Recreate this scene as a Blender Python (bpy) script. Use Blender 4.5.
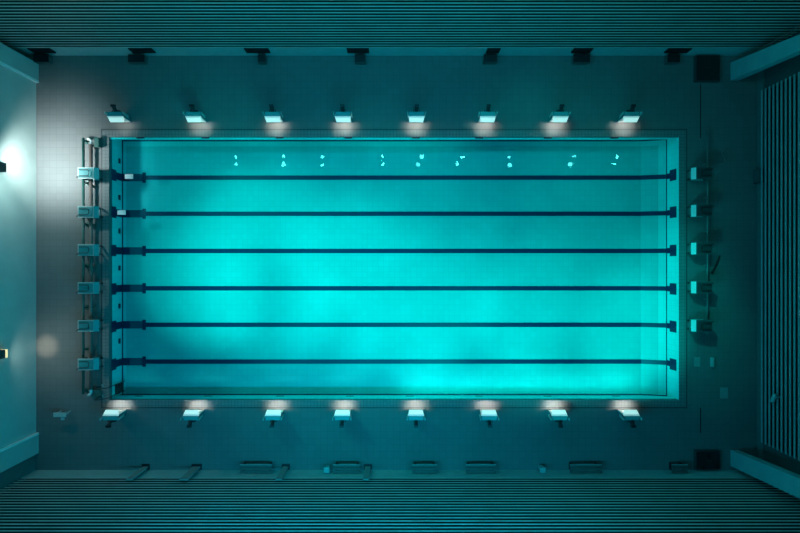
import bpy, bmesh, math, random
from mathutils import Vector, Matrix
random.seed(4)
for o in list(bpy.data.objects): bpy.data.objects.remove(o)
S = bpy.context.scene
C = S.collection

# ------------------------------------------------------------------ camera, world, lights, exposure
CAMZ, F = 24.0, 547.0
cam_d = bpy.data.cameras.new('camera'); cam = bpy.data.objects.new('camera', cam_d); C.objects.link(cam)
cam.location = (0, 0, CAMZ); cam_d.sensor_width = 36; cam_d.lens = 36*F/800
cam_d.clip_end = 200
S.camera = cam
S.view_settings.view_transform = 'Standard'; S.view_settings.look = 'None'
S.view_settings.gamma = 1; S.view_settings.use_curve_mapping = False
S.view_settings.exposure = 0.0
w = bpy.data.worlds.new('world'); S.world = w; w.use_nodes = True
w.node_tree.nodes['Background'].inputs[0].default_value = (0.002, 0.012, 0.015, 1)
w.node_tree.nodes['Background'].inputs[1].default_value = 1.0

def spot(name, loc, target, power, col, angle, blend=1.0, size=0.1):
    l = bpy.data.lights.new(name, 'SPOT'); l.energy = power; l.color = col
    l.spot_size = math.radians(angle); l.spot_blend = blend; l.shadow_soft_size = size
    o = bpy.data.objects.new(name, l); C.objects.link(o); o.location = loc
    o.rotation_euler = (Vector(target)-Vector(loc)).to_track_quat('-Z', 'Y').to_euler()
    return o
def area(name, loc, target, power, col, sx, sy, spread=180):
    l = bpy.data.lights.new(name, 'AREA'); l.energy = power; l.color = col
    l.shape = 'RECTANGLE'; l.size = sx; l.size_y = sy; l.spread = math.radians(spread)
    o = bpy.data.objects.new(name, l); C.objects.link(o); o.location = loc
    o.rotation_euler = (Vector(target)-Vector(loc)).to_track_quat('-Z', 'Y').to_euler()
    return o
# added teal fill lights, no fixtures, high along the two long walls
TL = (0.0, 0.74, 1.12)
area('fill_strip', (-1.5, 8.95, 9.7), (-1.5, -2.0, 0), 350, TL, 15, .3)
area('fill_strip', (-1.5, -8.65, 9.7), (-1.5, 0.0, 0), 820, TL, 15, .3)
# added unseen cyan fill spots, tuned to brighten patches of the pool
CY = (0.0, 1.08, 0.89)
def pfill_spot(x, side, tx, ty, p, a): spot('pool_fill_spot', (x, 9.0 if side > 0 else -8.75, 11.5), (tx, ty, -1), p, CY, a, 1.0, .25)
pfill_spot(-13, 1, -4.5, -1, 7398, 42)
pfill_spot(0, -1, 7.5, -1, 6513, 42)
pfill_spot(4, -1, 0.0, 0, 9975, 42)
pfill_spot(8, -1, 10.5, -3, 6264, 24)
pfill_spot(-4, -1, -9.0, -1, 8869, 24)
pfill_spot(-8, 1, -9.0, 2, 1398, 32)
pfill_spot(0, -1, 6.0, -2, 7122, 24)
pfill_spot(4, 1, 12.0, -2, 4949, 24)
pfill_spot(0, 1, 7.5, 4, 1203, 42)
pfill_spot(-8, 1, -1.5, -1, 5775, 32)
pfill_spot(-4, -1, -6.0, -1, 5841, 32)
pfill_spot(0, -1, -3.0, -3, 2519, 24)
pfill_spot(0, -1, -7.5, 4, 5339, 24)
# underwater light strips under the coping of the long lower edge
area('underwater_strip', (5.6, -5.70, -0.20), (5.6, -4.3, -1.1), 107, CY, 11.0, 0.08)

# ------------------------------------------------------------------ helpers
def P(px, py, z=0.0):
    k = (CAMZ-z)/F
    return ((px-400)*k, (266.5-py)*k, z)
def bmnew(): return bmesh.new()
def add_box(bm, x0, x1, y0, y1, z0, z1, mi=0):
    vs = [bm.verts.new((x, y, z)) for z in (z0, z1) for y in (y0, y1) for x in (x0, x1)]
    for f in ((0,2,3,1),(4,5,7,6),(0,1,5,4),(2,6,7,3),(0,4,6,2),(1,3,7,5)):
        fc = bm.faces.new([vs[i] for i in f]); fc.material_index = mi
    return vs
def add_hexa(bm, bottom, top):
    n = len(bottom)
    a = [bm.verts.new(p) for p in bottom]; b = [bm.verts.new(p) for p in top]
    bm.faces.new(a[::-1]); bm.faces.new(b)
    for i in range(n): bm.faces.new((a[i], a[(i+1)%n], b[(i+1)%n], b[i]))
    return a+b
def add_tube(bm, pts, r, n=10, cap=True):
    pts = [Vector(p) for p in pts]; rings = []
    ref = Vector((0,0,1))
    for i, p in enumerate(pts):
        d = (pts[min(i+1, len(pts)-1)]-pts[max(i-1, 0)]).normalized()
        u = d.cross(ref)
        if u.length < .05: u = d.cross(Vector((1,0,0)))
        u.normalize(); v = d.cross(u).normalized()
        rings.append([bm.verts.new(p+u*r*math.cos(t*2*math.pi/n)+v*r*math.sin(t*2*math.pi/n)) for t in range(n)])
    for a, b in zip(rings[:-1], rings[1:]):
        for i in range(n): bm.faces.new((a[i], a[(i+1)%n], b[(i+1)%n], b[i]))
    if cap: bm.faces.new(rings[0][::-1]); bm.faces.new(rings[-1])
def finish(bm, name, mat, parent=None, bevel=0.0, smooth=False):
    bmesh.ops.recalc_face_normals(bm, faces=bm.faces)
    if bevel: bmesh.ops.bevel(bm, geom=list(bm.edges), offset=bevel, segments=2, affect='EDGES', profile=.6)
    me = bpy.data.meshes.new(name); bm.to_mesh(me); bm.free()
    if not isinstance(mat, (list, tuple)): mat = [mat]
    for m in mat: me.materials.append(m)
    if smooth:
        for p in me.polygons: p.use_smooth = True
    o = bpy.data.objects.new(name, me); C.objects.link(o)
    if parent: o.parent = parent
    return o
def thing(name, label, cat, loc=(0,0,0), rz=0, group=None):
    o = bpy.data.objects.new(name, None); C.objects.link(o); o.empty_display_size = .2
    o.location = loc; o.rotation_euler = (0, 0, rz); tag(o, label, cat, group); return o
def tag(o, label, cat, group=None):
    o['label'] = label; o['category'] = cat
    if group: o['group'] = group
    return o
def struct(o): o['kind'] = 'structure'; return o
def dup(root, loc, rz=0.0, label=None):
    r = root.copy(); C.objects.link(r); r.location = loc; r.rotation_euler = (0, 0, rz)
    if label: r['label'] = label
    for ch in list(root.children):
        c = ch.copy(); C.objects.link(c); c.parent = r
        for g in list(ch.children):
            d = g.copy(); C.objects.link(d); d.parent = c
    return r

# ------------------------------------------------------------------ materials
def mat(name, col, rough=.5, metal=0.0, emit=None, es=0.0, noise=0.0, nscale=3.0):
    m = bpy.data.materials.new(name); m.use_nodes = True; nt = m.node_tree
    b = nt.nodes['Principled BSDF']; b.inputs['Base Color'].default_value = (*col, 1)
    b.inputs['Roughness'].default_value = rough; b.inputs['Metallic'].default_value = metal
    if emit: b.inputs['Emission Color'].default_value = (*emit, 1); b.inputs['Emission Strength'].default_value = es
    tc = nt.nodes.new('ShaderNodeTexCoord'); nz = nt.nodes.new('ShaderNodeTexNoise')
    nz.inputs['Scale'].default_value = nscale; nz.inputs['Detail'].default_value = 4
    nt.links.new(tc.outputs['Object'], nz.inputs['Vector'])
    rp = nt.nodes.new('ShaderNodeValToRGB'); nn = noise or .06
    rp.color_ramp.elements[0].position = .3; rp.color_ramp.elements[1].position = .7
    rp.color_ramp.elements[0].color = (*[c*(1-nn) for c in col], 1)
    rp.color_ramp.elements[1].color = (*[min(1, c*(1+nn)) for c in col], 1)
    nt.links.new(nz.outputs[0], rp.inputs[0]); nt.links.new(rp.outputs[0], b.inputs['Base Color'])
    return m
def tile(name, col, grout, size, mortar, rough=.35, var=.05, axes='XY', w=None):
    m = bpy.data.materials.new(name); m.use_nodes = True; nt = m.node_tree
    b = nt.nodes['Principled BSDF']; b.inputs['Roughness'].default_value = rough
    tc = nt.nodes.new('ShaderNodeTexCoord'); br = nt.nodes.new('ShaderNodeTexBrick')
    br.offset = 0; br.squash = 1
    for k, v in (('Scale', 1.0), ('Mortar Size', mortar), ('Mortar Smooth', .2), ('Bias', 0), ('Brick Width', w or size), ('Row Height', size)):
        br.inputs[k].default_value = v
    br.inputs['Color1'].default_value = (*[c*(1-var) for c in col], 1)
    br.inputs['Color2'].default_value = (*[c*(1+var) for c in col], 1)
    br.inputs['Mortar'].default_value = (*grout, 1)
    if axes == 'XY': nt.links.new(tc.outputs['Object'], br.inputs['Vector'])
    else:
        sp = nt.nodes.new('ShaderNodeSeparateXYZ'); cb = nt.nodes.new('ShaderNodeCombineXYZ')
        nt.links.new(tc.outputs['Object'], sp.inputs[0])
        nt.links.new(sp.outputs[axes[0]], cb.inputs[0]); nt.links.new(sp.outputs[axes[1]], cb.inputs[1])
        nt.links.new(cb.outputs[0], br.inputs['Vector'])
    nz = nt.nodes.new('ShaderNodeTexNoise'); nz.inputs['Scale'].default_value = .6; nz.inputs['Detail'].default_value = 3
    nt.links.new(tc.outputs['Object'], nz.inputs['Vector'])
    mx = nt.nodes.new('ShaderNodeMix'); mx.data_type = 'RGBA'; mx.blend_type = 'MULTIPLY'; mx.inputs[0].default_value = .25
    nt.links.new(br.outputs[0], mx.inputs[6]); nt.links.new(nz.outputs[0], mx.inputs[7])
    nt.links.new(mx.outputs[2], b.inputs['Base Color'])
    bp = nt.nodes.new('ShaderNodeBump'); bp.inputs['Strength'].default_value = .15; bp.invert = True
    nt.links.new(br.outputs[1], bp.inputs['Height']); nt.links.new(bp.outputs[0], b.inputs['Normal'])
    return m
M_deck = tile('deck_tile', (.165, .185, .19), (.13, .15, .155), .29, .009, .75, .035)
M_cope = tile('coping_tile', (.19, .225, .23), (.12, .15, .16), .145, .012, .75, .05)
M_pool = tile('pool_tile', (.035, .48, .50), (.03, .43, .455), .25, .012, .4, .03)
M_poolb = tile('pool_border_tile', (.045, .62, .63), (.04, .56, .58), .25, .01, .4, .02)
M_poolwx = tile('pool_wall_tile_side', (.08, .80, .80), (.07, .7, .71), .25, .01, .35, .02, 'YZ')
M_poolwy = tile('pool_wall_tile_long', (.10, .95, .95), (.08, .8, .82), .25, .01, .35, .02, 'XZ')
M_navy = mat('navy_tile', (.005, .014, .065), .4)
M_navy2 = mat('slate_tile', (.01, .07, .12), .4)
M_pale = mat('pale_plate', (.75, .85, .85), .4)
M_wallL = mat('left_wall_plaster', (.42, .52, .50), .75, noise=.05, nscale=1.5)
M_edgeHi = mat('edge_highlight', (.80, .90, .88), .7)  # highlight along the pier edges, put into the colour
M_base = mat('base_wall_paint', (.30, .50, .50), .6)
M_dark = mat('dark_wall_paint', (.05, .085, .09), .7)
M_black = mat('black_backing', (.003, .004, .005), .9)
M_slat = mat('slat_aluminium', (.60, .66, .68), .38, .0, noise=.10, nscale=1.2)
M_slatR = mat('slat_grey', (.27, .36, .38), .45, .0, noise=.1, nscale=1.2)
M_white = mat('white_enamel', (.80, .84, .82), .35)
M_grey = mat('grey_plastic', (.30, .42, .42), .45)
M_teal = mat('teal_plastic', (.015, .24, .26), .4)
M_gun = mat('dark_metal', (.015, .02, .025), .45, .3)
M_steel = mat('steel_tube', (.55, .6, .6), .3, .6)
M_brown = mat('brown_rail', (.16, .13, .12), .5)
M_green = mat('green_rail', (.02, .11, .10), .5)
M_pier = mat('pier_paint', (.16, .40, .42), .6)
M_lens = mat('warm_lens', (.9, .85, .7), .3, emit=(1, .88, .70), es=3.0)
M_diff = mat('glowing_diffuser', (.7, .85, .82), .4, emit=(.62, .95, .88), es=.62)
M_lensw = mat('amber_lens', (.9, .8, .5), .3, emit=(1, .78, .35), es=.9)
M_spark = mat('spot_lens', (.8, .9, .9), .3, emit=(.1, 1, .92), es=70.0)
M_cab = mat('dark_cabinet', (.03, .05, .055), .6)
M_bench = mat('bench_wood', (.085, .105, .10), .6)
M_teal2 = mat('pale_teal_plastic', (.03, .33, .35), .4)
M_recess = mat('recess_shade_baseboard', (.10, .15, .15), .7)  # shade of the recess walls painted into the colour; also baseboard paint
M_drain = mat('drain_grate', (.045, .06, .065), .6)
M_rail = mat('dull_rail', (.16, .21, .21), .5)
M_stool = mat('stool_paint', (.38, .5, .5), .5)
M_plate = mat('floor_plate', (.24, .30, .30), .5)

# water: clear tinted sheet with a faint rippled reflection
M_water = bpy.data.materials.new('water'); M_water.use_nodes = True
nt = M_water.node_tree; nt.nodes.clear()
out = nt.nodes.new('ShaderNodeOutputMaterial'); mixs = nt.nodes.new('ShaderNodeMixShader')
tr = nt.nodes.new('ShaderNodeBsdfTransparent'); tr.inputs[0].default_value = (.25, .97, .98, 1)
gl = nt.nodes.new('ShaderNodeBsdfGlossy'); gl.inputs['Roughness'].default_value = .02
lw = nt.nodes.new('ShaderNodeLayerWeight'); lw.inputs[0].default_value = .5
pw5 = nt.nodes.new('ShaderNodeMath'); pw5.operation = 'POWER'; pw5.inputs[1].default_value = 5
fr = nt.nodes.new('ShaderNodeMath'); fr.operation = 'MULTIPLY_ADD'; fr.inputs[1].default_value = .98; fr.inputs[2].default_value = .02
nt.links.new(lw.outputs['Facing'], pw5.inputs[0]); nt.links.new(pw5.outputs[0], fr.inputs[0])
tc = nt.nodes.new('ShaderNodeTexCoord'); nz = nt.nodes.new('ShaderNodeTexNoise')
nz.inputs['Scale'].default_value = 1.6; nz.inputs['Detail'].default_value = 3
bp = nt.nodes.new('ShaderNodeBump'); bp.inputs['Strength'].default_value = .022; bp.inputs['Distance'].default_value = .1
nt.links.new(tc.outputs['Object'], nz.inputs['Vector']); nt.links.new(nz.outputs[0], bp.inputs['Height'])
nt.links.new(bp.outputs[0], gl.inputs['Normal'])
nt.links.new(fr.outputs[0], mixs.inputs[0]); nt.links.new(tr.outputs[0], mixs.inputs[1]); nt.links.new(gl.outputs[0], mixs.inputs[2])
nt.links.new(mixs.outputs[0], out.inputs[0])

# ------------------------------------------------------------------ structure
PX0, PX1, PY0, PY1 = -12.76, 12.24, -5.86, 5.68       # pool opening
RX0, RX1, RY0, RY1 = -16.0, 15.66, -8.93, 9.23        # room
HW = 25.6
bm = bmnew()
g = .36                                               # coping width
add_box(bm, RX0-1.2, PX0-g, RY0-.2, RY1+.2, -1.7, 0)
add_box(bm, PX1+g, RX1+.2, RY0-.2, RY1+.2, -1.7, 0)
add_box(bm, PX0-g, PX1+g, RY0-.2, PY0-g, -1.7, 0)
add_box(bm, PX0-g, PX1+g, PY1+g, RY1+.2, -1.7, 0)
struct(finish(bm, 'floor', M_deck))
# coping ring with a drain slot round it
bm = bmnew()
def ring(bm, a, b, z0, z1):
    add_box(bm, PX0-b, PX0-a, PY0-b, PY1+b, z0, z1); add_box(bm, PX1+a, PX1+b, PY0-b, PY1+b, z0, z1)
    add_box(bm, PX0-a, PX1+a, PY0-b, PY0-a, z0, z1); add_box(bm, PX0-a, PX1+a, PY1+a, PY1+b, z0, z1)
ring(bm, .0, .30, -.25, .012)
struct(finish(bm, 'pool_coping', M_cope))
bm = bmnew(); ring(bm, .30, .36, -.25, .004); struct(finish(bm, 'drain_slot', M_drain))

# pool basin
ZF = -1.13
fx0 = P(122, 0, ZF)[0]; fx1 = P(667, 0, -.83)[0]; fy0 = P(0, 395, ZF)[1]; fy1 = P(0, 140, ZF)[1]
ramp0 = P(641, 0, ZF)[0]
def floor_z(x): return ZF if x < ramp0 else ZF + .30*((x-ramp0)/(fx1-ramp0))
YB = fy1                                              # far wall sits back under the coping lip
bm = bmnew()
def strip_quad(bm, x0, x1, y0, y1, dz=0.0, n=1, mi=0, thick=None):
    # a thin slab lying on the pool floor, following its slope
    xs = [x0+(x1-x0)*i/n for i in range(n+1)]
    if x0 < ramp0 < x1: xs = sorted(xs+[ramp0])
    for a, b in zip(xs[:-1], xs[1:]):
        za, zb = floor_z(a)+dz, floor_z(b)+dz; t = thick or .004
        vs = [bm.verts.new(p) for p in ((a,y0,za-t),(b,y0,zb-t),(b,y1,zb-t),(a,y1,za-t),(a,y0,za),(b,y0,zb),(b,y1,zb),(a,y1,za))]
        for f in ((0,3,2,1),(4,5,6,7),(0,1,5,4),(1,2,6,5),(2,3,7,6),(3,0,4,7)):
            fc = bm.faces.new([vs[i] for i in f]); fc.material_index = mi
ix0, ix1 = P(126, 0, ZF)[0], P(658, 0, -.95)[0]; iy1 = P(0, 146.5, ZF)[1]; iy0 = fy0
strip_quad(bm, ix0, ix1, iy0, iy1, 0, 1, 0, .2)
strip_quad(bm, fx0-.3, ix0, fy0-.3, YB+.2, 0, 1, 1, .2)
strip_quad(bm, ix1, fx1+.3, fy0-.3, YB+.2, 0, 1, 1, .2)
strip_quad(bm, ix0, ix1, iy1, YB+.2, 0, 1, 1, .2)
strip_quad(bm, ix0, ix1, fy0-.3, iy0, 0, 1, 1, .2)
struct(finish(bm, 'pool_floor', [M_pool, M_poolb]))
def slab(name, top_a, top_b, bot_a, bot_b, out, m):
    # wall slab between two top and two bottom points, thickened along 'out'
    o = Vector(out); a = [Vector(p) for p in (bot_a, bot_b, top_b, top_a)]
    bm = bmnew(); add_hexa(bm, a, [p+o for p in a]); return struct(finish(bm, name, m))
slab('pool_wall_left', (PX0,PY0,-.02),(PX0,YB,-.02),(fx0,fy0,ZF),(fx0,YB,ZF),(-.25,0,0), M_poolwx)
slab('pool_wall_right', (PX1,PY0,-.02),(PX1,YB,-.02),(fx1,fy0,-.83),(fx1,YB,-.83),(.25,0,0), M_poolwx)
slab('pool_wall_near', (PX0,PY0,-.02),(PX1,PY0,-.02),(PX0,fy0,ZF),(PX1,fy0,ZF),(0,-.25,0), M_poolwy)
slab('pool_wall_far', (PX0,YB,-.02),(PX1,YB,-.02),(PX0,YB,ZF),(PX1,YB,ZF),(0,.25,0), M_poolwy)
bm = bmnew(); add_box(bm, PX0, PX1, P(0,139.2,-.09)[1], PY1+.02, -.14, -.085); struct(finish(bm, 'overflow_lip', M_poolwy))
# dark perimeter line
bm = bmnew(); t = .055
strip_quad(bm, fx0-.01, fx0+t, fy0, fy1, .006); strip_quad(bm, fx1-t*.7, fx1, fy0, fy1, .006)
strip_quad(bm, fx0, fx1, fy0-.01, fy0+t, .006); strip_quad(bm, fx0, fx1, fy1-t*1.2, fy1, .006)
struct(finish(bm, 'perimeter_line', M_navy))
# water sheet
bm = bmnew(); add_box(bm, PX0+.002, PX1-.002, PY0+.002, PY1-.002, -.062, -.06)
for f in list(bm.faces):
    f.normal_update()
    if abs(f.normal.z) < .5 or f.calc_center_median().z < -.061: bm.faces.remove(f)
wo = finish(bm, 'pool_water', M_water); struct(wo)

# walls
def boxobj(name, m, *a, parent=None, bevel=0.0):
    bm = bmnew(); add_box(bm, *a); return finish(bm, name, m, parent, bevel)
cy0, cy1 = P(0, 433.5, 0)[1], P(0, 82, 0)[1]          # inner edges of the two left piers
struct(boxobj('wall_left', M_wallL, RX0-.2, RX0+.04, cy0, cy1, 0, HW))
struct(boxobj('wall_left_recess', M_recess, RX0-.2, RX0, cy0-.9, RY0, 0, HW) if False else boxobj('wall_left_recess', M_recess, RX0-.2, RX0-.02, RY0-.2, cy0-.8, 0, HW))  # wall beyond the pier, its shade held in the dark colour
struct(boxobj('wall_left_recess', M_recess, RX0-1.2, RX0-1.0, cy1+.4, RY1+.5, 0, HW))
for (a, b, xo) in ((P(0,453,0)[1], cy0, .2), (cy1, P(0,64,0)[1], 1.2)):
    struct(boxobj('trim_pier', M_wallL, RX0-xo, RX0+.15, a, b, 0, HW))
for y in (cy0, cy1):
    struct(boxobj('pier_edge_highlight', M_edgeHi, RX0+.03, RX0+.16, y-.045, y+.045, 0, HW))  # bright strips added as painted highlights on the pier edges
struct(boxobj('wall_right_backing', M_black, RX1-.0, RX1+.07, -7.54, 7.55, .5, HW))
struct(boxobj('wall_right', M_dark, RX1+.06, RX1+.3, RY0-.2, RY1+.2, 0, HW))
struct(boxobj('wall_far', M_black, RX0-1.2, RX1+.2, RY1+.36, RY1+.5, 0, HW))
struct(boxobj('wall_near', M_black, RX0-.2, RX1+.2, RY0-.5, RY0-.36, 0, HW))
struct(boxobj('wall_far_base', M_base, RX0-1.2, RX1+.2, RY1+.02, RY1+.06, 0, .90))
struct(boxobj('wall_near_base', M_base, RX0-.2, RX1+.2, RY0-.05, RY0-.0, 0, .85))
struct(boxobj('ceiling', M_dark, RX0-1.2, RX1+.3, RY0-.4, RY1+.4, HW, HW+.2))
def slats(name, side, z0, n, m, a0, a1):
    bm = bmnew(); p = .243
    for i in range(n):
        z = z0+i*p
        if side == 'far': add_box(bm, a0, a1, RY1-.0, RY1+.010, z, z+.072)
        if side == 'near': add_box(bm, a0, a1, RY0-.010, RY0, z, z+.072)
        if side == 'right': add_box(bm, RX1-.18, RX1-.162, a0, a1, z, z+.10)
    return struct(finish(bm, name, m))
slats('wall_far_slats', 'far', .90, 34, M_slat, RX0-1.0, RX1)
slats('wall_near_slats', 'near', .86, 34, M_slat, RX0, RX1)
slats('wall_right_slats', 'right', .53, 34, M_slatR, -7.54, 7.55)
struct(boxobj('baseboard_right', M_recess, RX1-.0, RX1+.06, RY0, RY1, 0, .4))

# raking piers in the two right-hand corners
def pier(s, pts0, pts1):
    bm = bmnew(); X, X2 = 14.5, 14.85
    k = 6.0/4.17
    ext = [tuple(a+(b-a)*k for a, b in zip(p, q)) for p, q in zip(pts0, pts1)]
    b = [(X, s*pts0[0][0], 0), (X2, s*pts0[0][0], 0), (X2, s*pts0[1][0], 0), (X, s*pts0[1][0], 0)]
    t = [(X, s*ext[0][0], 6), (X2, s*ext[0][0], 6), (X2, s*ext[1][0], 6), (X, s*ext[1][0], 6)]
    vs = add_hexa(bm, b, t)
    return finish(bm, 'raking_pier', M_pier)
pa = pier(-1, [(8.05,), (8.75,)], [(7.70,), (8.42,)]); tag(pa, 'leaning teal pier in the lower right corner beside the slatted wall', 'pier')
pb = pier(1, [(8.15,), (8.95,)], [(7.84,), (8.42,)]); tag(pb, 'leaning teal pier in the upper right corner beside the slatted wall', 'pier')

# expansion joints in the deck
for (a, b) in ((84, 138), (408, 433)):
    x, y0, _ = P(700.5, b); y1 = P(0, a)[1]
    struct(boxobj('trim_joint', M_black, x-.02, x+.02, y0, y1, -.01, .004))

# ------------------------------------------------------------------ lane markings on the pool bottom
lane_px = [177.7, 213.8, 251.0, 288.3, 324.8, 361.6]
ordn = ['first', 'second', 'third', 'fourth', 'fifth', 'sixth']
for i, py in enumerate(lane_px):
    Y = P(0, py, ZF)[1]
    extra = [' with a float board over it']*2 + ['']*4
    t = thing('lane_marking', 'dark blue lane line, %s from top%s' % (ordn[i], extra[i]), 'lane marking', (0,0,0), 0, 'lane lines on the pool bottom')
    bm = bmnew(); strip_quad(bm, P(145,0,ZF)[0], fx1, Y-.10, Y+.10, .012); finish(bm, 'stripe', M_navy, t)
    bm = bmnew(); strip_quad(bm, P(142.5,0,ZF)[0], P(146,0,ZF)[0], Y-.235, Y+.235, .016); finish(bm, 'cross_bar', M_navy, t)
    bm = bmnew(); strip_quad(bm, P(122,0,ZF)[0], P(130,0,ZF)[0], Y-.17, Y+.17, .012); finish(bm, 'wide_end', M_navy, t)
    bm = bmnew(); strip_quad(bm, P(130,0,ZF)[0], P(142.5,0,ZF)[0], Y-.17, Y+.17, .012)
    e = finish(bm, 'wide_end', M_navy2 if i != 1 and i != 0 else M_navy2, t); e['label'] = 'slate blue lighter stretch of the wide end'
    # on the left wall
    def wl(z): return PX0+(fx0-PX0)*(-z-.02)/(-ZF-.02)
    def wr(z): return PX1+(fx1-PX1)*(-z-.02)/(.83-.02)
    def wallpatch(fn, sgn, z0, z1, y0, y1, nm):
        bm = bmnew(); a = [(fn(z)+sgn*.012, y, z) for z, y in ((z0,y0),(z0,y1),(z1,y1),(z1,y0))]
        b = [(x-sgn*.01, y, z) for x, y, z in a]; add_hexa(bm, a, b); return finish(bm, nm, M_navy, t)
    wallpatch(wl, 1, -.17, -.60, Y-.25, Y+.25, 'wall_cross'); wallpatch(wl, 1, -.60, ZF+.01, Y-.16, Y+.16, 'wall_stem')
    wallpatch(wr, -1, -.17, -.62, Y-.25, Y+.25, 'wall_cross'); wallpatch(wr, -1, -.62, -.82, Y-.12, Y+.12, 'wall_stem')
for (px, py, lab) in ((129, 176.5, 'first'), (121.5, 212.5, 'second')):
    x, y, _ = P(px, py, -.05)
    t = thing('float_board', 'pale grey float board on the water over the left end of the %s lane line' % lab, 'float', (x, y, -.075), 0, )
    boxobj('board', M_pale, -.18, .18, -.10, .10, 0, .035, parent=t, bevel=.01)
    bm = bmnew(); add_tube(bm, [(.12,-.05,.035),(.12,-.03,.05),(.12,.03,.05),(.12,.05,.035)], .008, 6); finish(bm, 'grip', M_grey, t)

# ------------------------------------------------------------------ inlet grilles in the pool walls
def inlet(loc, sx, sy, label, group):
    t = thing('inlet_grille', label, 'grille', loc, 0, group)
    boxobj('grille_frame', M_gun, -sx/2, sx/2, -sy/2, sy/2, -.05, .05, parent=t)
    bm = bmnew()
    for k in range(4):
        if sx > sy: a = -sx/2+.03+k*(sx-.06)/4; add_box(bm, a, a+.03, -sy/2-.006, sy/2+.006, -.04, .056)
        else: a = -sy/2+.03+k*(sy-.06)/4; add_box(bm, -sx/2-.006, sx/2+.006, a, a+.03, -.04, .056)
    finish(bm, 'fins', M_navy, t)
for i, px in enumerate([141, 206, 280, 348.5, 416, 479, 547.5, 614]):
    x = (px-400)*(24.1)/F
    inlet((x, P(0,138.4,-.1)[1]+.03, -.07), .34, .07, 'dark inlet grille at the upper long pool edge, %s from the left' % ['first', 'second', 'third', 'fourth', 'fifth', 'third-last', 'second-last', 'last'][i], 'grilles along the upper pool edge')
for i, px in enumerate([139, 208, 280, 350, 410, 479, 547.5, 616]):
    z = -.85; p = P(px, 396.2, z)
    inlet((p[0], p[1]-.03, z), .36, .07, 'dark inlet grille in the lower long pool wall, %s from the left' % ['first', 'second', 'third', 'fourth', 'fifth', 'third-last', 'second-last', 'last'][i], 'grilles along the lower pool wall')
for i, py in enumerate([161, 197.5, 231, 268, 306, 341]):
    z = -.85; p = P(119.5, py, z)
    x = PX0+(fx0-PX0)*(.83)/(1.11)
    inlet((x+.02, p[1], z), .07, .22, 'dark inlet grille in the left pool wall, %s from the top' % ordn[i], 'grilles in the left pool wall')

# ------------------------------------------------------------------ starting blocks
def block(name, label, group, loc, rz, platm, sidem):
    # local +x points to the pool; ground at z=0
    t = thing(name, label, 'starting block', loc, rz, group)
    for cx in (-.37, .30):
        for cy_ in (-.18, .18):
            bm = bmnew(); add_hexa(bm, [(cx-.04,cy_-.03,.03),(cx+.04,cy_-.03,.03),(cx+.04,cy_+.03,.03),(cx-.04,cy_+.03,.03)], [(cx-.03,cy_-.03,.56),(cx+.05,cy_-.03,.54),(cx+.05,cy_+.03,.54),(cx-.03,cy_+.03,.56)])
            finish(bm, 'leg', M_gun, t)
    bm = bmnew(); add_hexa(bm, [(-.38,-.25,.62),(.26,-.25,.54),(.26,.25,.54),(-.38,.25,.62)], [(-.38,-.25,.69),(.26,-.25,.61),(.26,.25,.61),(-.38,.25,.69)])
    pf = finish(bm, 'platform', sidem, t, .012)
    bm = bmnew(); add_hexa(bm, [(-.33,-.20,.68),(.23,-.20,.61),(.23,.20,.61),(-.33,.20,.68)], [(-.33,-.20,.70),(.23,-.20,.63),(.23,.20,.63),(-.33,.20,.70)])
    finish(bm, 'grip_pad', platm, pf, .004)
    bm = bmnew(); add_tube(bm, [(-.40,-.2,.40),(-.40,-.2,.74),(-.30,-.13,.74),(.02,-.13,.72),(.10,-.10,.72),(.12,0,.72),(.10,.10,.72),(.02,.13,.72),(-.30,.13,.74)], .014, 8)
    finish(bm, 'hand_rail', M_gun, t, 0, True)
    bm = bmnew(); add_hexa(bm, [(.265,-.25,.56),(.40,-.25,.44),(.40,.25,.44),(.265,.25,.56)], [(.265,-.25,.61),(.42,-.25,.48),(.42,.25,.48),(.265,.25,.61)])
    finish(bm, 'front_plate', M_white if rz else M_teal2, t, .006)
    bm = bmnew(); add_box(bm, -.38, .20, -.22, .22, 0, .03); finish(bm, 'foot_plate', M_grey, t, .008)
    bm = bmnew(); add_tube(bm, [(.30,-.22,.50),(.38,-.20,.36),(.42,-.15,.34),(.42,.15,.34),(.38,.20,.36),(.30,.22,.50)], .014, 8)
    finish(bm, 'backstroke_bar', M_rail, t, 0, True)
    return t
ly = [P(0, p, .65)[1] for p in (173, 211.8, 250, 288, 326, 364.5)]
b0 = None
for i, y in enumerate(ly):
    lb = 'teal starting block on the left deck, %s from the top' % ordn[i]
    loc = (P(87, 0, .65)[0], y, 0)
    if b0 is None: b0 = block('starting_block', lb, 'starting blocks on the left deck', loc, 0, M_teal, M_grey)
    else: dup(b0, loc, 0, lb)
b1 = None
rord = ['topmost', 'second from the top', 'middle', 'fourth from the top', 'lowest']
for i, py in enumerate((173, 210.5, 248.5, 287.5, 326)):
    lb = 'dark bright-fronted starting block on the right deck, %s of five' % rord[i]
    loc = (P(703, 0, .65)[0], P(0, py, .65)[1], 0)
    if b1 is None: b1 = block('starting_block', lb, 'starting blocks on the right deck', loc, math.pi, M_cab, M_dark)
    else: dup(b1, loc, math.pi, lb)
# bare mounts where the sixth right block is missing
x, y, _ = P(697, 362); o = boxobj('mounting_plate', M_plate, x-.13, x+.13, y-.2, y+.2, 0, .03, bevel=.006); tag(o, 'small flat plate on the right deck below the lowest starting block', 'plate')
x, y, _ = P(711.5, 362); o = boxobj('anchor_post', M_grey, x-.06, x+.06, y-.2, y+.2, 0, .12, bevel=.01); tag(o, 'short low anchor bar on the right deck below the starting blocks', 'anchor')

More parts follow.
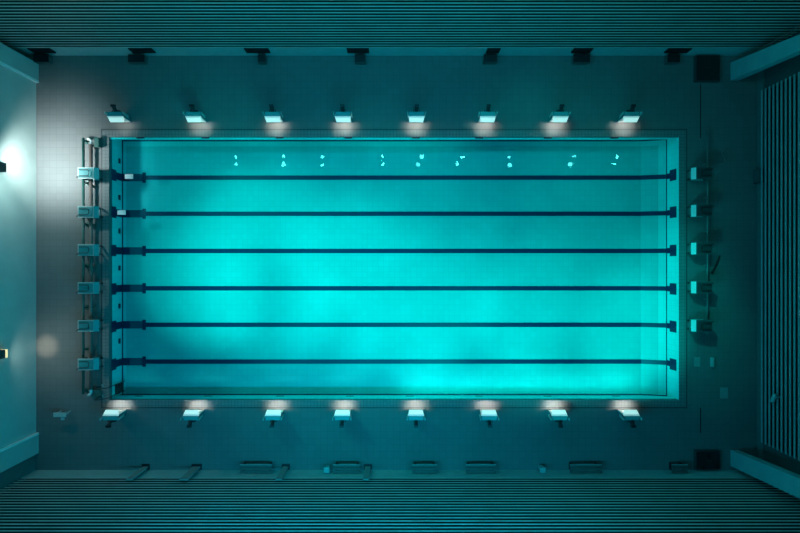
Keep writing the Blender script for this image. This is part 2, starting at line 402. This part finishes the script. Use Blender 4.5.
# rails behind the left blocks
def rail(px, z, r, m, y0, y1, label, nm, feet=True):
    x = P(px, 0, z)[0]; a = P(0, y0, z)[1]; b = P(0, y1, z)[1]
    t = thing(nm, label, 'rail', (x, (a+b)/2, 0)); h = abs(a-b)/2
    bm = bmnew(); add_tube(bm, [(0,-h,z),(0,h,z)], r, 12); finish(bm, 'tube', m, t, 0, True)
    for k in range(7):
        yy = -h+.1+k*(2*h-.2)/6; bm = bmnew(); add_tube(bm, [(0,yy,0),(0,yy,z)], r*.8, 8); add_tube(bm, [(0,yy,0),(0,yy,.02)], r*2, 12)
        finish(bm, 'foot', m, t)
    return t
rail(83.3, .30, .055, M_green, 138, 394, 'thin dark green rail running behind the left starting blocks', 'deck_rail')
pipe = rail(91.0, .22, .07, M_brown, 143, 391, 'brown grey pipe running under the left starting blocks', 'deck_pipe')
rail(707.5, .22, .03, M_rail, 128, 335, 'thin grey rail linking the starting blocks on the right deck', 'deck_rail')
# pipe end fittings and small boxes
for (py, s, w_) in ((143, 1, 'upper'), (391, -1, 'lower')):
    yy = P(0, py, .22)[1] - pipe.location.y
    bm = bmnew(); add_tube(bm, [(0,yy-s*.1,.22),(0,yy+s*.08,.22),(-.05,yy+s*.15,.22),(-.14,yy+s*.18,.20),(-.17,yy+s*.18,.12),(-.17,yy+s*.18,0)], .055, 12)
    el = finish(bm, 'elbow', M_white, pipe, 0, True); el['label'] = 'white elbow'
    bm = bmnew(); add_tube(bm, [(0,yy-s*.06,.22),(0,yy+s*.02,.22)], .09, 14); finish(bm, 'collar', M_steel, el)
    x, y, _ = P(96.4, 142 if s > 0 else 394, .3)
    t = thing('junction_box', 'small dark box on the left deck at the %s end of the pipe' % w_, 'box', (x, y, 0))
    boxobj('box', M_green, -.085, .085, -.2, .2, 0, .28, parent=t, bevel=.012); boxobj('lid', M_green, -.095, .095, -.21, .21, .28, .31, parent=t, bevel=.006)

# pool ladder in the lower left corner
x, y, _ = P(112, 396)
t = thing('pool_ladder', 'dark steel pool ladder in the lower left corner of the pool', 'ladder', (-12.76, -5.45, 0))
for s in (-.22, .22):
    bm = bmnew(); add_tube(bm, [(-.30,s,0),(-.30,s,.5),(-.27,s,.66),(-.22,s,.74),(-.05,s,.72),(.10,s,.6),(.16,s,.4),(.17,s,-.2),(.19,s,-1.0)], .022, 10); finish(bm, 'rail', M_gun, t, 0, True)
    bm = bmnew(); add_tube(bm, [(-.30,s,0),(-.30,s,.025)], .06, 14); finish(bm, 'flange', M_steel, t)
for z in (-.25, -.5, -.75): boxobj('rung', M_gun, .13, .25, -.22, .22, z-.015, z+.015, parent=t)

# ------------------------------------------------------------------ deck floodlights
def flood(label, group, loc, rz):
    # local +y points to the pool
    t = thing('floodlight', label, 'floodlight', loc, rz, group)
    bm = bmnew(); add_box(bm, -.22, .22, -.13, .13, 0, .03); finish(bm, 'base_plate', M_gun, t, .006)
    bm = bmnew(); add_hexa(bm, [(-.25,-.08,.12),(.25,-.08,.12),(.31,.12,.12),(-.31,.12,.12)], [(-.25,-.14,.78),(.25,-.14,.78),(.33,.10,.86),(-.33,.10,.86)])
    finish(bm, 'housing', M_teal, t, .012)
    bm = bmnew(); add_hexa(bm, [(-.30,.13,.14),(.30,.13,.14),(.30,.15,.14),(-.30,.15,.14)], [(-.32,.10,.86),(.32,.10,.86),(.32,.13,.86),(-.32,.13,.86)])
    q = finish(bm, 'reflector', M_white, t); q['label'] = 'white reflector face'
    bm = bmnew(); add_hexa(bm, [(-.30,-.10,.865),(.30,-.10,.865),(.34,.08,.85),(-.34,.08,.85)], [(-.29,-.10,.885),(.29,-.10,.885),(.34,.08,.87),(-.34,.08,.87)])
    hd = finish(bm, 'hood', M_teal2, t, .006)
    bm = bmnew(); add_hexa(bm, [(-.34,.085,.84),(.34,.085,.84),(.27,.29,.69),(-.27,.29,.69)], [(-.34,.085,.865),(.34,.085,.865),(.28,.30,.715),(-.28,.30,.715)])
    q = finish(bm, 'diffuser', M_diff, t, .004); q['label'] = 'glowing white diffuser'
    bm = bmnew(); add_box(bm, -.22, .22, .10, .22, .70, .72); finish(bm, 'lens', M_lens, t)
    bm = bmnew(); add_tube(bm, [(.0,-.05,.03),(0,-.04,.13)], .045, 10); finish(bm, 'stem', M_gun, t)
    for s in (-1, 1):
        bm = bmnew(); add_hexa(bm, [(s*.33,-.05,.45),(s*.37,-.05,.45),(s*.37,.05,.45),(s*.33,.05,.45)], [(s*.36,-.08,.98),(s*.40,-.08,.98),(s*.40,.0,.98),(s*.36,.0,.98)])
        finish(bm, 'bracket_arm', M_grey, t)
    bm = bmnew(); add_tube(bm, [(0,-.14,.86),(0,-.30,1.02)], .075, 12); add_box(bm, -.09, .09, -.36, -.26, .96, 1.08)
    dv = finish(bm, 'driver_box', M_gun, t)
    bm = bmnew()
    for k in range(5): add_box(bm, -.14+k*.065, -.115+k*.065, -.20, -.12, .55, .82)
    finish(bm, 'cooling_fins', M_gun, dv)
    return t
topX = [-12.05,-8.75,-5.4,-2.42,.7,3.72,6.8,9.8]
botX = [-12.25,-8.85,-5.38,-2.45,.68,3.78,6.75,9.8]
names = ['leftmost','second from the left','third from the left','fourth from the left','fifth from the left','third from the right','second from the right','rightmost']
f0 = None
WARM = (1.0, .90, .80)
for row, xs, Y, s in (('upper', topX, 6.44, -1), ('lower', botX, -6.40, 1)):
    for i, X in enumerate(xs):
        lb = 'white deck floodlight %s of the row along the %s pool edge' % (names[i], row)
        gname = 'floodlights along the %s pool edge' % row
        loc = (X, Y, 0); rz = math.pi if s < 0 else 0
        if f0 is None: f0 = flood(lb, gname, loc, rz)
        else:
            q = dup(f0, loc, rz, lb); q['group'] = gname
        pw = 50 if row == 'lower' else 42
        if row == 'upper' and i == 0: pw = 12
        if row == 'upper' and i in (1,): pw = 30
        spot('floodlight_beam', (X, Y+s*.22, .64), (X, Y+s*.22, 0), pw, WARM, 105, 1.0, .06)

# ------------------------------------------------------------------ left wall lamps
def sconce(label, loc, m_lens, z0, z1, arm=.32, band=.02):
    t = thing('wall_lamp', label, 'wall lamp', loc)
    bm = bmnew(); add_box(bm, -arm, -.26, -.10, .10, z0+.2, z1-.1); finish(bm, 'bracket', M_gun, t, .01)
    bm = bmnew(); add_box(bm, -.26, .02, -.17, .17, z0+.04, z1); finish(bm, 'housing', M_cab, t, .015)
    bm = bmnew(); add_box(bm, -.24, .01, -.16, .16, z0+.045-band, z0+.045); finish(bm, 'lens', m_lens, t)
    return t
sconce('dark box wall lamp high on the left wall throwing a wide white glow', (-15.08, 3.78, 0), M_lens, 3.0, 3.5, .9)
spot('wall_lamp_beam', (-15.1, 4.2, 2.95), (-15.0, 4.6, 0), 1250, (.92, 1.0, .98), 106, 1.0, .3)
spot('wall_lamp_spill', (-15.1, 3.9, 2.9), (-14.6, 1.5, 0), 260, (.78, 1.0, .97), 150, 1.0, .15)
sconce('dark wall lamp with amber lens low on the left wall above the warm spot', (-15.64, -3.46, 0), M_lensw, 2.3, 3.0, .32, .14)
spot('wall_lamp_spill', (-15.5, -3.47, 2.1), (-14.2, -3.8, 0), 70, (.9, 1.0, .9), 160, 1.0, .1)
spot('wall_lamp_beam', (-15.66, -3.47, 2.12), (-15.50, -3.50, 0), 150, (1.0, .80, .60), 34, 1.0, .04)

# twin spotlights high on the far wall, mirrored in the water
for i, (pa_, pb_) in enumerate(((235,235.5),(283.5,283.5),(322,322),(383,382.5),(422,419),(463,458),(510,510),(574,571),(618,615.5))):
    zz = 14.0; k = (CAMZ+zz)/F
    t = thing('twin_spotlight', 'twin spotlight on a boom from the upper wall, %s from the left, mirrored in water' % ['first', 'second', 'third', 'fourth', 'fifth', 'fourth-last', 'third-last', 'second-last', 'last'][i], 'spotlight', ((pa_-400)*k, 7.3, zz), 0, 'twin spotlights under the roof')
    boxobj('boom', M_gun, -.04, .04, -.3, 1.93, .12, .2, parent=t)
    for (pp, py) in ((pa_, 156.5), (pb_, 164.0)):
        cx = (pp-pa_)*k; cyy = (266.5-py)*k-7.3
        bm = bmnew(); bmesh.ops.create_uvsphere(bm, u_segments=12, v_segments=8, radius=.13, matrix=Matrix.Translation((cx, cyy, .0))); hd = finish(bm, 'lamp_head', M_spark, t, 0, True)

# ------------------------------------------------------------------ things along the base of the walls
def bench(label, group, x0, x1, yc, s):
    L = abs(x1-x0); t = thing('bench', label, 'bench', ((x0+x1)/2, yc, 0), 0, group)
    bm = bmnew()
    for k in range(3): add_box(bm, -L/2, L/2, -.17+k*.12, -.07+k*.12, .42, .45)
    finish(bm, 'seat', M_bench, t)
    for a in (-1, 1):
        bm = bmnew(); add_box(bm, a*(L/2-.12)-.03, a*(L/2-.12)+.03, -.15, .15, 0, .42); finish(bm, 'leg', M_gun, t)
    bm = bmnew(); add_box(bm, -L/2, L/2, (.17 if s > 0 else -.19), (.19 if s > 0 else -.17), .40, .46); finish(bm, 'front_rail', M_grey, t)
bn = [(240,272),(333,360),(412,437),(466,496),(570,602),(672,688)]
bl = ['leftmost', 'second from the left', 'third from the left', 'third from the right', 'second from the right', 'short rightmost']
for i, (a, b) in enumerate(bn):
    bench('dark bench against the lower slatted wall, %s' % bl[i], 'benches along the lower wall', P(a,0,.45)[0], P(b,0,.45)[0], -8.72, 1)
for i, (px, lab) in enumerate(((146, 'leftmost of the tall ones'), (197, 'widest, second from the left'), (286, 'beside the leftmost bench'), (368, 'beside the second bench'))):
    x, y, _ = P(px, 465)
    t = thing('partition_board', 'upright pale board by the lower slatted wall, %s' % lab, 'board', (x, y-.07, 0))
    wv = .17 if px == 197 else .12
    bm = bmnew(); add_box(bm, -wv, wv, -.035, .035, .06, 1.5); finish(bm, 'board', M_plate, t, .01)
    bm = bmnew(); add_box(bm, -wv-.05, wv+.05, -.12, .12, 0, .05); finish(bm, 'foot', M_gun, t, .01)
for (px, lab) in ((328, 'left of the second bench'), (540, 'between the fourth and fifth benches')):
    x, y, _ = P(px, 467.5)
    t = thing('litter_bin', 'small teal bin at the lower wall %s' % lab, 'bin', (x, y+.05, 0))
    bm = bmnew(); add_hexa(bm, [(-.08,-.08,0),(.08,-.08,0),(.08,.08,0),(-.08,.08,0)], [(-.11,-.11,.45),(.11,-.11,.45),(.11,.11,.45),(-.11,.11,.45)]); finish(bm, 'body', M_pier, t, .01)
    boxobj('rim', M_grey, -.12, .12, -.12, .12, .45, .47, parent=t)
# far wall: dark niches and storage chests under the slats
nv = [(30,52),(130,153),(245,269),(347,369),(487,500),(573,592),(667,690)]
nl = ['first from the left', 'second from the left', 'third from the left', 'middle', 'third from the right', 'second from the right', 'rightmost']
for i, (a, b) in enumerate(nv):
    xa, xb = P(a,0,.7)[0], P(b,0,.7)[0]
    t = thing('vent_grille', 'black vent opening under the upper slatted wall, %s' % nl[i], 'vent', ((xa+xb)/2, RY1, 0), 0, 'vents under the upper slats'); h = (xb-xa)/2
    boxobj('recess', M_black, -h, h, -.03, .03, .42, .88, parent=t)
    bm = bmnew()
    for k in range(5): add_box(bm, -h, h, -.05, -.03, .45+k*.09, .47+k*.09)
    finish(bm, 'louvres', M_gun, t)
    # flanking pale panel
for i, (a, b) in enumerate(((33, 48), (258, 265), (355, 365), (484, 497), (574, 590), (668, 680), (128, 144))):
    xa, xb = P(a,0,.35)[0], P(b,0,.35)[0]; d = .30
    lab = ['far left corner', 'below the third vent', 'below the middle vent', 'below the narrow vent', 'below the second vent from the right', 'beside the dark corner cabinet', 'below the second vent from the left'][i]
    t = thing('storage_chest', 'low dark chest at the upper wall, %s' % lab, 'chest', ((xa+xb)/2, RY1-.22, 0)); h = (xb-xa)/2
    boxobj('body', M_bench, -h, h, -d/2, d/2, 0, .30, parent=t, bevel=.01)
    boxobj('lid', M_gun, -h-.01, h+.01, -d/2-.01, d/2+.01, .30, .34, parent=t, bevel=.008)

# corner cabinets
for (y0, y1, lab, s) in ((56.5, 82.5, 'upper', 1), (449.5, 475, 'lower', -1)):
    x0 = P(693.5,0,.0)[0]; x1 = P(718,0,.0)[0]; ya, yb = sorted((P(0,y0,0)[1], P(0,y1,0)[1]))
    if s < 0: ya = -8.86
    t = thing('corner_cabinet', 'dark square cabinet on the deck in the %s right corner' % lab, 'cabinet', ((x0+x1)/2, (ya+yb)/2, 0)); hx, hy = (x1-x0)/2, (yb-ya)/2
    boxobj('body', M_cab, -hx, hx, -hy, hy, 0, .16, parent=t, bevel=.012)
    boxobj('lid', M_gun, -hx+.04, hx-.04, -hy+.04, hy-.04, .16, .19, parent=t, bevel=.01)
    bm = bmnew(); add_tube(bm, [(-.1,0,.19),(-.1,0,.24),(.1,0,.24),(.1,0,.19)], .015, 8); finish(bm, 'handle', M_cab, t)
    if s < 0:
        for (cx, cyy) in ((.02, .22), (-.25, -.3), (.38, -.22)):
            bm = bmnew(); add_tube(bm, [(cx,cyy,.19),(cx,cyy,.23)], .09, 16); finish(bm, 'knob', M_black, t)

# loose small things on the right deck and wall
x, y, _ = P(724, 393); o = boxobj('access_cover', M_plate, x-.17, x+.17, y-.24, y+.24, 0, .02, bevel=.004); tag(o, 'pale rectangular access cover in the right deck', 'cover')
a, b = P(719, 256), P(711, 273)
bm = bmnew(); add_tube(bm, [(a[0],a[1],.04),((a[0]+b[0])/2+.05,(a[1]+b[1])/2,.04),(b[0],b[1],.04)], .035, 8)
tag(finish(bm, 'pole', M_gun), 'short dark pole lying on the right deck below the middle starting block', 'pole')
x, y, _ = P(757.5, 177)
t = thing('wall_cabinet', 'narrow dark cabinet standing at the foot of the right wall', 'cabinet', (15.56, y, 0))
boxobj('body', M_cab, -.07, .07, -.3, .3, 0, .5, parent=t, bevel=.01); boxobj('door', M_dark, -.085, -.07, -.26, .26, .05, .46, parent=t)
z = 1.6; p = P(780, 397, z)
t = thing('wall_camera', 'small camera on a bracket fixed to the right slatted wall', 'camera', (RX1-.04, p[1], z))
bm = bmnew(); add_tube(bm, [(0,0,0),(-.22,0,.02),(-.3,-.05,-.02)], .035, 8); finish(bm, 'bracket', M_pier, t)
bm = bmnew(); add_tube(bm, [(-.26,.12,0),(-.32,-.22,-.08)], .08, 12); finish(bm, 'body', M_grey, t, 0)
bm = bmnew(); add_tube(bm, [(-.32,-.22,-.08),(-.325,-.25,-.087)], .06, 12); finish(bm, 'lens', M_black, t)
# small signboard at lower left, leaning chair-like bracket
x, y, _ = P(66, 413)
t = thing('low_stool', 'small pale stool standing alone on the lower left deck', 'stool', (x, y, 0))
bm = bmnew(); add_box(bm, -.28, .26, -.06, .13, .40, .44); finish(bm, 'seat', M_stool, t, .01)
for (cx, cyy) in ((-.22, .08), (.2, .08), (.1, -.02)):
    bm = bmnew(); add_tube(bm, [(cx,cyy,0),(cx,cyy,.4)], .025, 8); finish(bm, 'leg', M_stool, t)
boxobj('side_flap', M_stool, .02, .16, -.2, -.06, .36, .40, parent=t)
# faint coiled hose by the upper end of the right deck
bm = bmnew(); p0 = P(725, 146); pts = [(p0[0]+.10*math.cos(q*.5)-.03*q*.3, p0[1]-.05*q+.06*math.sin(q*.9), .03) for q in range(14)]
add_tube(bm, pts, .022, 8); tag(finish(bm, 'hose', M_rail, None, 0, True), 'thin grey hose lying on the upper right deck', 'hose')
